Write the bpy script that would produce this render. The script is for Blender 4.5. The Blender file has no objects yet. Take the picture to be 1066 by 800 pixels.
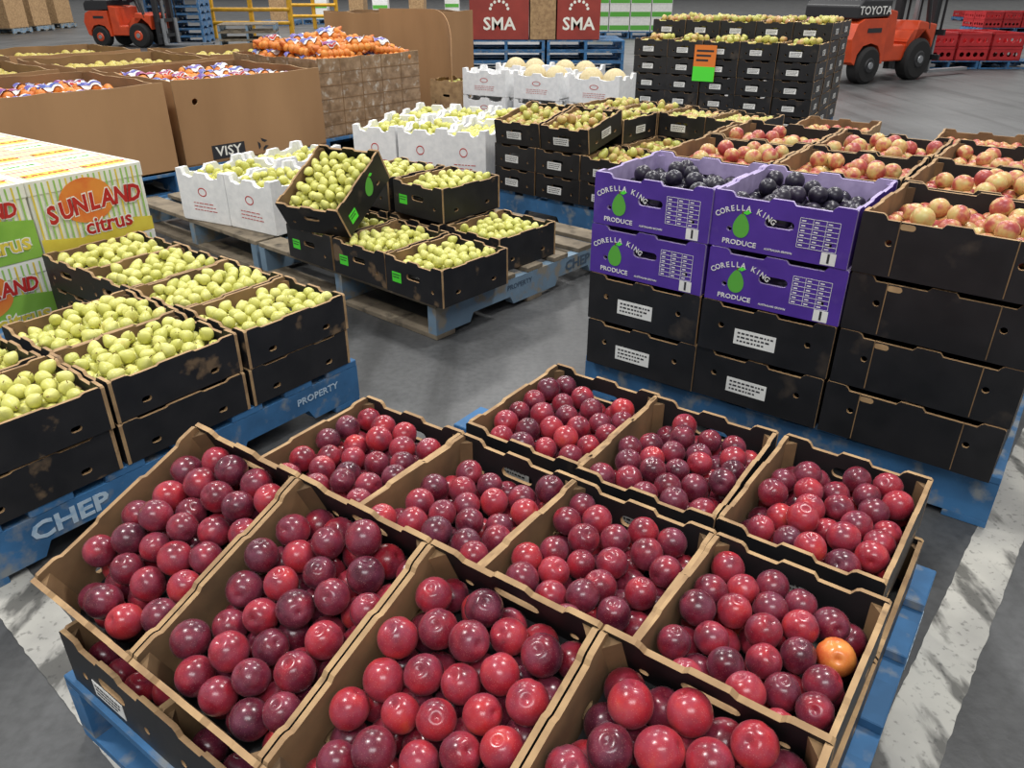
import bpy, bmesh, math, random
import numpy as np
from mathutils import Vector, Matrix
random.seed(7)
S = bpy.context.scene
C = S.collection
R = math.radians
CAMH = 1.2

# ------------------------------------------------------------------ materials
def lin(h):
    h = h.lstrip('#')
    o = []
    for k in (0, 2, 4):
        c = int(h[k:k+2], 16)/255
        o.append(c/12.92 if c <= .04045 else ((c+.055)/1.055)**2.4)
    return (*o, 1)

def mat(name, c1, c2=None, scale=8, rough=.6, bump=0, bscale=None, thr=(.35, .65), c3=None, s3=3, t3=(.55, .6), stretch=None, rnd=0, coat=0, metal=0, emit=0):
    m = bpy.data.materials.new(name); m.use_nodes = True
    nt = m.node_tree; N = nt.nodes; Lk = nt.links
    b = N['Principled BSDF']
    b.inputs['Roughness'].default_value = rough
    b.inputs['Metallic'].default_value = metal
    b.inputs['Coat Weight'].default_value = coat
    tc = N.new('ShaderNodeTexCoord'); src = tc.outputs['Object']
    if stretch:
        mp = N.new('ShaderNodeMapping'); mp.inputs['Scale'].default_value = stretch
        Lk.new(src, mp.inputs[0]); src = mp.outputs[0]
    def noise(sc, det=5):
        n = N.new('ShaderNodeTexNoise'); n.noise_dimensions = '4D'
        n.inputs['Scale'].default_value = sc; n.inputs['Detail'].default_value = det
        oi = N.new('ShaderNodeObjectInfo'); mm = N.new('ShaderNodeMath'); mm.operation = 'MULTIPLY'; mm.inputs[1].default_value = 40
        Lk.new(oi.outputs['Random'], mm.inputs[0]); Lk.new(mm.outputs[0], n.inputs['W'])
        Lk.new(src, n.inputs['Vector']); return n.outputs['Fac']
    def ramp(f, a, z):
        r = N.new('ShaderNodeMapRange'); r.inputs[1].default_value = a; r.inputs[2].default_value = z
        Lk.new(f, r.inputs[0]); return r.outputs[0]
    def mix(f, a, bb):
        x = N.new('ShaderNodeMix'); x.data_type = 'RGBA'
        Lk.new(f, x.inputs[0])
        for i, q in ((6, a), (7, bb)):
            if isinstance(q, tuple): x.inputs[i].default_value = q
            else: Lk.new(q, x.inputs[i])
        return x.outputs[2]
    c = lin(c1)
    if c2: c = mix(ramp(noise(scale), *thr), lin(c1), lin(c2))
    if c3: c = mix(ramp(noise(s3, 8), *t3), c, lin(c3))
    if isinstance(c, tuple): b.inputs['Base Color'].default_value = c
    else: Lk.new(c, b.inputs['Base Color'])
    if bump:
        bn = N.new('ShaderNodeBump'); bn.inputs['Strength'].default_value = bump; bn.inputs['Distance'].default_value = .004
        Lk.new(noise(bscale or scale*4), bn.inputs['Height']); Lk.new(bn.outputs[0], b.inputs['Normal'])
    return m

def fruit_mat(name, cols, rough=.28, nsc=22, nw=.6, speck=None, sheen=0, spec=.5, unit=True, bloom=None, bmax=.3, smax=.35):
    """cols: list of (position, hex) along a ramp driven by a per-fruit random value plus noise."""
    k_ = .031 if unit else 1
    m = bpy.data.materials.new(name); m.use_nodes = True
    nt = m.node_tree; N = nt.nodes; Lk = nt.links; b = N['Principled BSDF']
    b.inputs['Roughness'].default_value = rough; b.inputs['Specular IOR Level'].default_value = spec
    if sheen: b.inputs['Sheen Weight'].default_value = sheen
    tc = N.new('ShaderNodeTexCoord'); oi = N.new('ShaderNodeObjectInfo'); ge = N.new('ShaderNodeNewGeometry')
    ad = N.new('ShaderNodeMath'); ad.operation = 'ADD'; Lk.new(oi.outputs['Random'], ad.inputs[0]); Lk.new(ge.outputs['Random Per Island'], ad.inputs[1])
    fr = N.new('ShaderNodeMath'); fr.operation = 'FRACT'; Lk.new(ad.outputs[0], fr.inputs[0])
    mm = N.new('ShaderNodeMath'); mm.operation = 'MULTIPLY'; mm.inputs[1].default_value = 60; Lk.new(fr.outputs[0], mm.inputs[0])
    def noise(sc, det):
        n = N.new('ShaderNodeTexNoise'); n.noise_dimensions = '4D'; n.inputs['Scale'].default_value = sc*k_; n.inputs['Detail'].default_value = det
        Lk.new(tc.outputs['Object'], n.inputs['Vector']); Lk.new(mm.outputs[0], n.inputs['W']); return n.outputs['Fac']
    a = N.new('ShaderNodeMath'); a.operation = 'MULTIPLY_ADD'; a.inputs[1].default_value = 2.2*nw; a.inputs[2].default_value = -.6*nw
    Lk.new(noise(nsc, 5), a.inputs[0])
    a2 = N.new('ShaderNodeMath'); a2.operation = 'MULTIPLY_ADD'; a2.inputs[1].default_value = 1-nw
    Lk.new(fr.outputs[0], a2.inputs[0]); Lk.new(a.outputs[0], a2.inputs[2])
    cr = N.new('ShaderNodeValToRGB'); e = cr.color_ramp.elements
    while len(e) < len(cols): e.new(.5)
    for k, (p, h) in enumerate(cols): e[k].position = p; e[k].color = lin(h)
    Lk.new(a2.outputs[0], cr.inputs[0]); col = cr.outputs[0]
    if bloom:
        mr = N.new('ShaderNodeMapRange'); mr.inputs[1].default_value = .40; mr.inputs[2].default_value = .72; mr.inputs[3].default_value = .03; mr.inputs[4].default_value = bmax
        Lk.new(noise(36, 6), mr.inputs[0])
        x = N.new('ShaderNodeMix'); x.data_type = 'RGBA'; Lk.new(mr.outputs[0], x.inputs[0]); Lk.new(col, x.inputs[6]); x.inputs[7].default_value = lin(bloom); col = x.outputs[2]
    if speck:
        v = N.new('ShaderNodeTexVoronoi'); v.inputs['Scale'].default_value = 380*k_; Lk.new(tc.outputs['Object'], v.inputs['Vector'])
        mr = N.new('ShaderNodeMapRange'); mr.inputs[1].default_value = .08; mr.inputs[2].default_value = .24; mr.inputs[3].default_value = smax; mr.inputs[4].default_value = 0
        Lk.new(v.outputs['Distance'], mr.inputs[0])
        x = N.new('ShaderNodeMix'); x.data_type = 'RGBA'; Lk.new(mr.outputs[0], x.inputs[0]); Lk.new(col, x.inputs[6]); x.inputs[7].default_value = lin(speck); col = x.outputs[2]
    Lk.new(col, b.inputs['Base Color'])
    return m

M = {}
M['black'] = mat('black_card', '#141416', '#1f1e20', 14, .45, .05, c3='#3f3730', s3=9, t3=(.62, .72))
M['black_worn'] = mat('worn_black_card', '#17171a', '#232224', 14, .5, .08, c3='#6e5a44', s3=11, t3=(.62, .68))
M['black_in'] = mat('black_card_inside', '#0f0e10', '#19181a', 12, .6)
M['kraft'] = mat('kraft_card', '#b3936a', '#917352', 22, .8, .1, c3='#6e573e', s3=25, t3=(.6, .75))
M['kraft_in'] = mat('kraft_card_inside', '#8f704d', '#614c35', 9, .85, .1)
M['bin'] = mat('bin_card', '#a9825a', '#96714c', 2.5, .8, .05, stretch=(1, 1, .3))
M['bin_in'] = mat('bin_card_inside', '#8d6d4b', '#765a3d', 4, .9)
M['purple'] = mat('purple_card', '#53359a', '#492d8c', 12, .45, c3='#66509c', s3=10, t3=(.6, .8))
M['lav'] = mat('lavender_card_edge', '#b3a4cc', '#9789b2', 25, .7)
M['white'] = mat('white_paper', '#e8e8e4', '#d9d9d6', 20, .6)
M['foam'] = mat('white_foam', '#eeeeee', '#dfe0e1', 30, .75, .15, 400)
M['ink'] = mat('dark_ink', '#2a2a2e')
M['redink'] = mat('red_ink', '#b8251f')
M['orangeink'] = mat('orange_ink', '#e4903a', '#dc6a2e', 6, thr=(.38, .52))
M['greenink'] = mat('green_ink', '#57a83c')
M['brgreen'] = mat('bright_green_sticker', '#52e03a')
M['lime'] = mat('lime_print', '#8fbf4a', '#7fb140', 10, .55)
M['yel'] = mat('yellow_print', '#e6d24c', '#dcc440', 20, .55)
M['cream'] = mat('cream_card', '#f0efe6', '#e4e3d6', 12, .6)
M['ylines'] = mat('yellow_green_print', '#9cc765')
M['bluepal'] = mat('blue_painted_wood', '#3a6f9f', '#2e5a82', 7, .72, .25, 60, thr=(.4, .6), c3='#80868a', s3=18, t3=(.53, .67))
M['fadedblue'] = mat('faded_blue_wood', '#7890a4', '#647c90', 7, .75, .25, 60, c3='#8a8478', s3=14, t3=(.5, .6))
M['fadedtext'] = mat('faded_stencil', '#b4c8d8', '#8fb0cc', 60, .7, thr=(.5, .7))
M['slatetext'] = mat('slate_stencil', '#46586a')
M['wood'] = mat('weathered_wood', '#8b7f6c', '#655b4d', 9, .85, .35, 50, c3='#3d372f', s3=14, t3=(.55, .7))
M['stem'] = mat('stem_brown', '#6b4a22')
M['tyre'] = mat('tyre_rubber', '#1b1b1c', rough=.8)
M['orangepaint'] = mat('orange_paint', '#cf4c24', '#b8411f', 6, .38)
M['darkmetal'] = mat('dark_metal', '#232427', rough=.4)
M['grey'] = mat('grey_metal', '#8b8e92', rough=.4, metal=.3)
M['yellowpaint'] = mat('yellow_paint', '#d8a51d', '#b98a18', 8, .45)
M['redplastic'] = mat('red_plastic', '#bf2b30', '#a52228', 5, .4)
M['bluestrip'] = mat('blue_plastic', '#4560a8', '#7a68b0', 9, .4)
M['purplestrip'] = mat('purple_plastic', '#6a4a96', '#b04858', 9, .4)
M['smared'] = mat('brick_red_print', '#9c3a30', '#8b322a', 5, .6)
M['orangesign'] = mat('orange_card', '#e07a2c', rough=.5)
M['wrap'] = mat('wrapped_cartons', '#a5886a', '#7c6248', 18, .25, .4, 40, c3='#c9bfb0', s3=22, t3=(.57, .75))
M['wall'] = mat('wall_paint', '#6f7478', '#666b70', 1, .8)
M['net'] = mat('orange_netting', '#d07a3c', '#c06a34', 60, .6)

FR = {
 'plum': dict(cols=[(0, '#2f081a'), (.24, '#480d20'), (.44, '#6e1526'), (.62, '#98202d'), (.8, '#b52d30'), (.93, '#c44832'), (1, '#e08e48')], rough=.23, nsc=24, nw=.54, speck='#cc8c84', sheen=.04, bloom='#925068', bmax=.42, smax=.42),
 'orange_plum': dict(cols=[(0, '#b5302c'), (.4, '#cf5a32'), (.7, '#e08a42'), (1, '#e8a050')], rough=.24, nsc=22, nw=.8, speck='#f0c080'),
 'dark_plum': dict(cols=[(0, '#0d0b14'), (.5, '#191524'), (1, '#2a1d33')], rough=.34, nsc=26, nw=.5, bloom='#34304a'),
 'pear': dict(cols=[(0, '#b0b556'), (.35, '#c9c868'), (.75, '#dad77f'), (1, '#ccb862')], rough=.36, nsc=20, nw=.55, speck='#98943a'),
 'blush_pear': dict(cols=[(0, '#9fa64f'), (.45, '#bdb960'), (.68, '#b8905a'), (1, '#9c4e42')], rough=.4, nsc=16, nw=.6),
 'nectarine': dict(cols=[(0, '#822a32'), (.28, '#a23e3e'), (.44, '#b8644f'), (.56, '#c89a62'), (.75, '#c8b673'), (1, '#c0ba74')], rough=.38, nsc=30, nw=.72),
}
FM = {k: fruit_mat(k+'_skin', **v) for k, v in FR.items()}
FF = {k: fruit_mat(k+'_skin_far', unit=False, **v) for k, v in FR.items()}
ORANGE = fruit_mat('orange_skin', [(0, '#c96c2a'), (1, '#e3983f')], .5, 20, .5, None, unit=False)
GRAPE = fruit_mat('pale_citrus_skin', [(0, '#b3a24c'), (1, '#cfc068')], .45, 20, .5, None, unit=False)
MELON = fruit_mat('melon_skin', [(0, '#c4b184'), (.5, '#d2c298'), (1, '#ddd0ae')], .75, 60, .8, '#e4d9bd', unit=False)

# ------------------------------------------------------------------ mesh builder
def Rz(a): return Matrix.Rotation(a, 4, 'Z')
def T(x, y, z=0): return Matrix.Translation((x, y, z))
class MB:
    def __init__(s): s.v = []; s.f = []; s.m = []; s.mats = []; s.sm = []
    def mi(s, m):
        if m not in s.mats: s.mats.append(m)
        return s.mats.index(m)
    def add(s, vs, fs, m, X=None, sm=False):
        o = len(s.v); k = s.mi(m)
        for v in vs:
            v = Vector(v); s.v.append(X @ v if X else v)
        for f in fs: s.f.append([o+i for i in f]); s.m.append(k); s.sm.append(sm)
        return s
    def box(s, x0, x1, y0, y1, z0, z1, m, X=None, b=0):
        if b:
            pts = [(x0+b, y0), (x1-b, y0), (x1, y0+b), (x1, y1-b), (x1-b, y1), (x0+b, y1), (x0, y1-b), (x0, y0+b)]
            cx, cy = (x0+x1)/2, (y0+y1)/2
            def ring(z, q): return [(cx+(x-cx)*(1-q/(abs(x1-x0)/2)), cy+(y-cy)*(1-q/(abs(y1-y0)/2)), z) for x, y in pts]
            vs = ring(z0, b)+ring(z0+b, 0)+ring(z1-b, 0)+ring(z1, b)
            fs = [list(range(7, -1, -1)), list(range(24, 32))]
            for r in range(3):
                for i in range(8): fs.append([r*8+i, r*8+(i+1) % 8, r*8+8+(i+1) % 8, r*8+8+i])
            return s.add(vs, fs, m, X)
        vs = [(x, y, z) for z in (z0, z1) for x, y in ((x0, y0), (x1, y0), (x1, y1), (x0, y1))]
        return s.add(vs, [[3, 2, 1, 0], [4, 5, 6, 7], [0, 1, 5, 4], [1, 2, 6, 5], [2, 3, 7, 6], [3, 0, 4, 7]], m, X)
    def tube(s, p0, p1, r0, r1, m, n=12, sm=True, X=None):
        p0 = Vector(p0); p1 = Vector(p1); d = (p1-p0).normalized()
        a = d.orthogonal().normalized(); b = d.cross(a)
        vs = []
        for p, r in ((p0, r0), (p1, r1)):
            for k in range(n):
                t = 2*math.pi*k/n; vs.append(p+(a*math.cos(t)+b*math.sin(t))*r)
        fs = [[k, (k+1) % n, n+(k+1) % n, n+k] for k in range(n)]
        s.add(vs, fs, m, X, sm)
        s.add(vs, [list(range(n-1, -1, -1)), list(range(n, 2*n))], m, X)
        return s
    def sph(s, c, r, m, nu=12, nv=8, X=None, f=None):
        vs = []; fs = []
        for j in range(nv+1):
            th = math.pi*j/nv
            for i in range(nu):
                ph = 2*math.pi*i/nu
                x, y, z = math.sin(th)*math.cos(ph), math.sin(th)*math.sin(ph), math.cos(th)
                if f: x, y, z = f(x, y, z)
                vs.append((c[0]+x*r, c[1]+y*r, c[2]+z*r))
        for j in range(nv):
            for i in range(nu):
                a = j*nu+i; b2 = j*nu+(i+1) % nu
                if j == 0: fs.append([a, a+nu, b2+nu])
                elif j == nv-1: fs.append([a, a+nu, b2])
                else: fs.append([a, a+nu, b2+nu, b2])
        return s.add(vs, fs, m, X, True)
    def panel(s, outline, holes, t, mf, mb, me, X):
        cu = bpy.data.curves.new('tmp', 'CURVE'); cu.dimensions = '2D'; cu.fill_mode = 'BOTH'; cu.extrude = t/2
        for poly in [outline]+list(holes):
            sp = cu.splines.new('POLY'); sp.points.add(len(poly)-1)
            for k, (x, y) in enumerate(poly): sp.points[k].co = (x, y, 0, 1)
            sp.use_cyclic_u = True
        ob = bpy.data.objects.new('tmp', cu)
        me_ = bpy.data.meshes.new_from_object(ob)
        vs = [v.co.copy() for v in me_.vertices]
        o = len(s.v); s.v += [X @ v for v in vs]
        for p in me_.polygons:
            m = mf if p.normal.z > .5 else (mb if p.normal.z < -.5 else me)
            s.f.append([o+i for i in p.vertices]); s.m.append(s.mi(m)); s.sm.append(False)
        bpy.data.objects.remove(ob); bpy.data.curves.remove(cu); bpy.data.meshes.remove(me_)
        return s
    def text(s, body, size, m, X, sx=1, align='CENTER', ex=.0004, off=.015, shear=0):
        cu = bpy.data.curves.new('tmp', 'FONT'); cu.body = body; cu.size = size; cu.align_x = align; cu.align_y = 'CENTER'; cu.extrude = ex; cu.resolution_u = 2; cu.shear = shear
        cu.offset = size*off
        ob = bpy.data.objects.new('tmp', cu); me_ = bpy.data.meshes.new_from_object(ob)
        D = Matrix.Diagonal((sx, 1, 1, 1))
        o = len(s.v); s.v += [X @ D @ v.co for v in me_.vertices]; k = s.mi(m)
        for p in me_.polygons: s.f.append([o+i for i in p.vertices]); s.m.append(k); s.sm.append(False)
        bpy.data.objects.remove(ob); bpy.data.curves.remove(cu); bpy.data.meshes.remove(me_)
        return s
    def arc_text(s, body, size, rad, m, X, gap=.72, **k):
        n = len(body); st = size*gap/rad
        for q, ch in enumerate(body):
            if ch == ' ': continue
            a = (q-(n-1)/2)*st
            s.text(ch, size, m, X @ Rz(-a) @ T(0, rad), **k)
        return s
    def mesh(s, name, bevel=0, seg=3):
        me = bpy.data.meshes.new(name); me.from_pydata([tuple(v) for v in s.v], [], s.f)
        for m in s.mats: me.materials.append(m)
        for p, k, q in zip(me.polygons, s.m, s.sm): p.material_index = k; p.use_smooth = q
        if bevel:
            bm = bmesh.new(); bm.from_mesh(me); bmesh.ops.remove_doubles(bm, verts=bm.verts, dist=1e-5)
            eds = [e for e in bm.edges if len(e.link_faces) == 2 and e.calc_face_angle(0) > .5]
            bmesh.ops.bevel(bm, geom=eds, offset=bevel, segments=seg, affect='EDGES', profile=.5, clamp_overlap=True)
            bm.to_mesh(me); bm.free()
        me.update(); return me

def tag(o, label, cat, group=None, kind=None):
    o['label'] = label; o['category'] = cat
    if group: o['group'] = group
    if kind: o['kind'] = kind
    return o
def inst(tm, name, label, cat, X, group=None):
    """tm: list of (part name, mesh, part label, [sub parts])"""
    r = bpy.data.objects.new(name, None); r.empty_display_size = .05; C.objects.link(r); r.matrix_world = X
    tag(r, label, cat, group)
    def rec(lst, par):
        for pn, me, pl, sub in lst:
            o = bpy.data.objects.new(pn, me); C.objects.link(o); o.parent = par
            if pl: o['label'] = pl
            rec(sub, o)
    rec(tm, r); return r
def solid(name, mb, label, cat, X=None, group=None, kind=None):
    o = bpy.data.objects.new(name, mb.mesh(name) if isinstance(mb, MB) else mb); C.objects.link(o)
    if X: o.matrix_world = X
    return tag(o, label, cat, group, kind)
def struct(name, mb):
    o = bpy.data.objects.new(name, mb.mesh(name)); C.objects.link(o); o['kind'] = 'structure'; return o

PIT = R(27.5); SP, CP = math.sin(PIT), math.cos(PIT)
def P(x, y, z=0):
    u, v = x-533, 400-y; h = CAMH-z; d = 800*SP-CP*v
    return u/d*h, (SP*v+800*CP)/d*h

def ell(cx, cy, rx, ry, n=16): return [(cx+rx*math.cos(2*math.pi*k/n), cy+ry*math.sin(2*math.pi*k/n)) for k in range(n)]
def slot(cx, cy, w, h, n=6):
    o = []; r = h/2
    for k in range(n+1): a = -math.pi/2+math.pi*k/n; o.append((cx+w/2-r+r*math.cos(a), cy+r*math.sin(a)))
    for k in range(n+1): a = math.pi/2+math.pi*k/n; o.append((cx-w/2+r+r*math.cos(a), cy+r*math.sin(a)))
    return o
BASE = Matrix(((1, 0, 0, 0), (0, 0, -1, 0), (0, 1, 0, 0), (0, 0, 0, 1)))
def wallM(a, d): return Rz(a) @ T(0, -d) @ BASE

# ------------------------------------------------------------------ cartons
def top_profile(w, H, tab, dip, mid):
    o = [(-w/2, 0), (w/2, 0), (w/2, H-.004), (w/2-.004, H), (w/2-tab, H), (w/2-tab-.006, H-dip*.3), (w/2-tab-.012, H-dip)]
    if mid: o += [(mid/2+.008, H-dip), (mid/2, H-dip*.25), (-mid/2, H-dip*.25), (-mid/2-.008, H-dip)]
    o += [(-w/2+tab+.012, H-dip), (-w/2+tab+.006, H-dip*.3), (-w/2+tab, H), (-w/2+.004, H), (-w/2, H-.004)]
    return o

def label_print(mb, X, w, h, rows=3, m=None):
    mb.box(-w/2, w/2, -h/2, h/2, 0, .0008, m or M['white'], X)
    rg = random.Random(int(w*1000))
    for k in range(rows):
        y = h*(.26-.26*k); x = -w*.42
        while x < w*(.4-.08*k):
            ww = rg.uniform(.03, .1)*w; mb.box(x, min(x+ww, w*.44), y-h*.055, y+h*.055, .0008, .0013, M['ink'], X); x += ww+w*.03

def pear_logo(mb, X, s):
    o = []
    for k in range(24):
        a = 2*math.pi*k/24; y = math.sin(a); w = 1-.32*(y+1)/2-.12*max(0, y)
        o.append((math.cos(a)*s*.42*w, y*s*.52))
    mb.panel(o, [], .0008, M['greenink'], M['greenink'], M['greenink'], X)
    mb.box(-s*.03, s*.03, s*.5, s*.68, -.0004, .0004, M['stem'], X)
    leaf = [(0, s*.55), (s*.2, s*.5), (s*.38, s*.62), (s*.18, s*.7)]
    mb.panel(leaf, [], .0008, M['brgreen'], M['brgreen'], M['brgreen'], X)

def carton(W, L, H, outer='black', inner_end='black_in', inner_side='kraft_in', edge='kraft', front=None, side=None, liner=.012, t=.009, small=False):
    o, ie, isd, ed = M[outer], M[inner_end], M[inner_side], M[edge]
    parts = []
    b = MB(); b.box(-W/2+t, W/2-t, -L/2+t, L/2-t, 0, .004, o); parts.append(('base', b.mesh('base'), None, []))
    b = MB(); b.box(-W/2+t, W/2-t, -L/2+t, L/2-t, liner-.004, liner, ie); parts.append(('tray_liner', b.mesh('tray_liner'), None, []))
    for k in (0, 1):
        X = wallM(math.pi*k, L/2-t/2); b = MB()
        hole = [slot(0, H*.56, .075, .022)]+[ell(sx*(W/2-.05), H*.35, .007, .007, 12) for sx in (-1, 1)]
        if small: hole = [ell(sx*W*.33, H*.55, .008, .008, 14) for sx in (-1, 1)]
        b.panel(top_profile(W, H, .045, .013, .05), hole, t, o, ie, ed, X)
        sub = []
        if k == 0 and front: sub = [('printed_label', front, None, [])]
        parts.append(('end_wall', b.mesh('end_wall'), None, sub))
    for k in (0, 1):
        X = wallM(math.pi/2+math.pi*k, W/2-t/2); b = MB()
        hole = [slot(sx*L*.27, H*.3, .026, .014, 4) for sx in (-1, 1)]
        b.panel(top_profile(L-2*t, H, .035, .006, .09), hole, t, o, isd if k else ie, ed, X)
        sub = [('printed_label', side, None, [])] if (side and k == 0) else []
        parts.append(('side_wall', b.mesh('side_wall'), None, sub))
    for sx in (-1, 1):
        for sy in (-1, 1):
            b = MB(); x0, y0 = sx*(W/2-t), sy*(L/2-t); q = .018
            pts = [(x0, y0), (x0-sx*q, y0), (x0, y0-sy*q)]
            if sx*sy < 0: pts.reverse()
            vs = [(x, y, z) for z in (.01, H-.012) for x, y in pts]
            b.add(vs, [[2, 1, 0], [3, 4, 5], [0, 1, 4, 3], [1, 2, 5, 4], [2, 0, 3, 5]], M['kraft_in'] if edge == 'kraft' else ed)
            parts.append(('corner_post', b.mesh('corner_post'), None, []))
    return parts

def front_mesh(W, L, H, kind='label'):
    mb = MB(); X0 = wallM(0, L/2+.0003)
    if kind == 'label':
        label_print(mb, X0 @ T(-.02, H*.28 if H < .12 else H*.4), W*.32, H*.3 if H < .12 else H*.3)
    if kind == 'green':
        label_print(mb, X0 @ T(-W*.3, H*.45), .05, .04, 2, M['brgreen'])
    if kind == 'purple':
        pear_logo(mb, X0 @ T(-W*.27, H*.43, .0005), .06)
        mb.arc_text('CORELLA KING', .020, .125, M['white'], X0 @ T(-W*.25, H*.74-.125, .0006), .70, sx=.95)
        mb.text('PRODUCE', .018, M['white'], X0 @ T(-W*.27, H*.12, .0006), 1.1)
        mb.text('AUSTRALIAN GROWN', .007, M['white'], X0 @ T(W*.02, H*.10, .0006))
        gx, gy, gw, gh = W*.14, H*.24, W*.27, H*.5
        for k in range(7): mb.box(gx, gx+gw, gy+gh*k/6-.0005, gy+gh*k/6+.0005, 0, .0007, M['white'], X0)
        for k in range(4): mb.box(gx+gw*k/3-.0005, gx+gw*k/3+.0005, gy, gy+gh, 0, .0007, M['white'], X0)
        for k in range(6):
            for c in range(3): mb.box(gx+gw*c/3+.004, gx+gw*c/3+.014, gy+gh*k/6+.004, gy+gh*k/6+.007, 0, .0007, M['white'], X0)
        mb.box(W*.32, W*.42, H*.02, H*.225, 0, .0008, M['white'], X0)
        mb.text('1', .032, M['ink'], X0 @ T(W*.37, H*.122, .001), 1.1, off=.03)
    return mb.mesh('printed_label')

CW, CL, CH = .279, .357, .112
plum_tm = carton(CW, CL, CH, front=front_mesh(CW, CL, CH), t=.0085)
pear_tm = carton(CW, CL, CH, 'black_worn', liner=.05)
MW, ML, MH = .305, .36, .145
mid_tm = carton(MW, ML, MH, 'black_worn', front=front_mesh(MW, ML, MH, 'green'), liner=.08)
logo_side = MB(); pear_logo(logo_side, wallM(math.pi/2, MW/2+.0005) @ T(.04, .075) @ Rz(-.5), .075)
label_print(logo_side, wallM(math.pi/2, MW/2+.0003) @ T(-.11, .055), .05, .045, 2, M['brgreen'])
tilt_tm = carton(MW, ML, MH, side=logo_side.mesh('printed_label'), liner=.07)
farside = MB(); label_print(farside, wallM(math.pi/2, .295/2+.0003) @ T(0, .06), .1, .04)
far_tm = carton(.29, .38, .128, front=front_mesh(.29, .38, .128), side=farside.mesh('printed_label'), t=.01, liner=.065)
PW, PL, PH = .352, .38, .145
pur_tm = carton(PW, PL, PH, 'purple', 'lav', 'lav', 'lav', front=front_mesh(PW, PL, PH, 'purple'), liner=.055)
blk_tm = carton(PW, PL, PH, front=front_mesh(PW, PL, PH), small=True)
plain_tm = carton(PW, PL, PH, liner=.055, small=True)
BW = .405
fm = MB(); X0 = wallM(0, PL/2+.0003)
for sx in (-1, 1):
    fm.box(sx*BW*.29-.0012, sx*BW*.29+.0012, .004, PH-.01, 0, .0008, M['kraft_in'], X0)
fm.panel(slot(-BW*.25, PH*.84, .034, .014), [], .0008, M['kraft'], M['kraft'], M['kraft'], X0)
wide_tm = carton(BW, PL, PH, front=fm.mesh('printed_label'), liner=.055, small=True)

# ------------------------------------------------------------------ fruit
def plumf(x, y, z):
    rho = math.hypot(x, y); a = math.atan2(y, x)
    k = 1-.05*math.exp(-(a/.16)**2)*(1 if abs(z) < .98 else 0)
    z2 = z*1.02-(.18*math.exp(-(rho/.22)**2) if z > 0 else 0)
    return x*k, y*k*.97, z2
def pearf(x, y, z):
    k = 1-.34*max(0, z)**1.1-.04*max(0, -z)
    rho = math.hypot(x, y)
    return x*k, y*k, z*1.06+(.28*z if z > 0 else 0)-(.06*math.exp(-(rho/.2)**2)*(1 if z > 0 else -1))
SH = {'plum': plumf, 'orange_plum': plumf, 'dark_plum': plumf, 'nectarine': plumf, 'pear': pearf, 'blush_pear': pearf}
RS = {'plum': (26, 18), 'orange_plum': (26, 18), 'dark_plum': (18, 12), 'nectarine': (16, 11), 'pear': (18, 12), 'blush_pear': (14, 10)}
FMESH = {k: MB().sph((0, 0, 0), 1, FM[k], *RS[k], f=SH[k]).mesh(k) for k in SH}
stm = MB()
stm.tube((0, 0, 1.2), (.06, 0, 1.44), .06, .05, M['stem'], 6); stm.tube((.06, 0, 1.44), (.18, .03, 1.72), .05, .07, M['stem'], 6)
stem_me = stm.mesh('stem')

def pack(hw, hl, r, n, seed=0, var=.08, heap=0.0):
    """let n balls settle into a box-shaped bin (position based relaxation)"""
    rg = np.random.default_rng(seed); rad = r*rg.uniform(1-var, 1+var*.7, n)
    Pn = np.stack([rg.uniform(-hw+r, hw-r, n), rg.uniform(-hl+r, hl-r, n), r+rg.uniform(0, 1, n)*n*r*.12], 1)
    SR = (rad[:, None]+rad[None])*.99; np.fill_diagonal(SR, 0)
    IT = 200
    for it in range(IT):
        if it < IT-12: Pn[:, 2] -= r*(.16*(1-it/IT)+.02)
        if it < 150: Pn[:, :2] += rg.normal(0, r*.07, (n, 2))
        if heap: Pn[:, :2] *= 1-heap*.01*np.clip((Pn[:, 2:3]/r-2), 0, 2)
        for q in range(3):
            D = Pn[:, None]-Pn[None]; d = np.sqrt((D*D).sum(2))+1e-9
            ov = np.maximum(SR-d, 0); Pn += (D/d[..., None]*(ov*.42)[..., None]).sum(1)
            Pn[:, 0] = np.clip(Pn[:, 0], -hw+rad, hw-rad); Pn[:, 1] = np.clip(Pn[:, 1], -hl+rad, hl-rad); Pn[:, 2] = np.maximum(Pn[:, 2], rad)
    return np.concatenate([Pn, rad[:, None]], 1)
_g = np.arange(30)+.5
_ph = np.arccos(1-2*_g/30); _th = math.pi*(1+5**.5)*_g
FIB = np.stack([np.cos(_th)*np.sin(_ph), np.sin(_th)*np.sin(_ph), np.cos(_ph)], 1)
def seen(A, Xm):
    """which fruits of one heap can be seen past their neighbours from the aisle"""
    W = np.array([list(Xm @ Vector(a[:3])) for a in A]); rad = A[:, 3]; ok = np.zeros(len(A), bool)
    for cam in ((0, 0, CAMH), (-.5, 0, CAMH), (.5, 0, CAMH)):
        cam = np.array(cam)
        for i in range(len(A)):
            if ok[i]: continue
            p = W[i]+FIB*rad[i]*1.0; d = cam-p; f = (FIB*(cam-W[i])).sum(1) > 0; p = p[f]; d = d[f]
            d /= np.linalg.norm(d, axis=1)[:, None]
            v = W[None]-p[:, None]; t = (v*d[:, None]).sum(2)
            dist = np.sqrt(np.maximum((v*v).sum(2)-t*t, 0)); hit = (t > 0) & (dist < rad[None]*.97); hit[:, i] = False
            if (~hit.any(1)).sum() >= 1: ok[i] = True
    return ok
PEND = {}
def project(p):
    y = p.y; h = p.z-CAMH; dep = y*CP-h*SP
    if dep < .05: return None
    return 533+800*p.x/dep, 400-800*(y*SP+h*CP)/dep, dep
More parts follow.
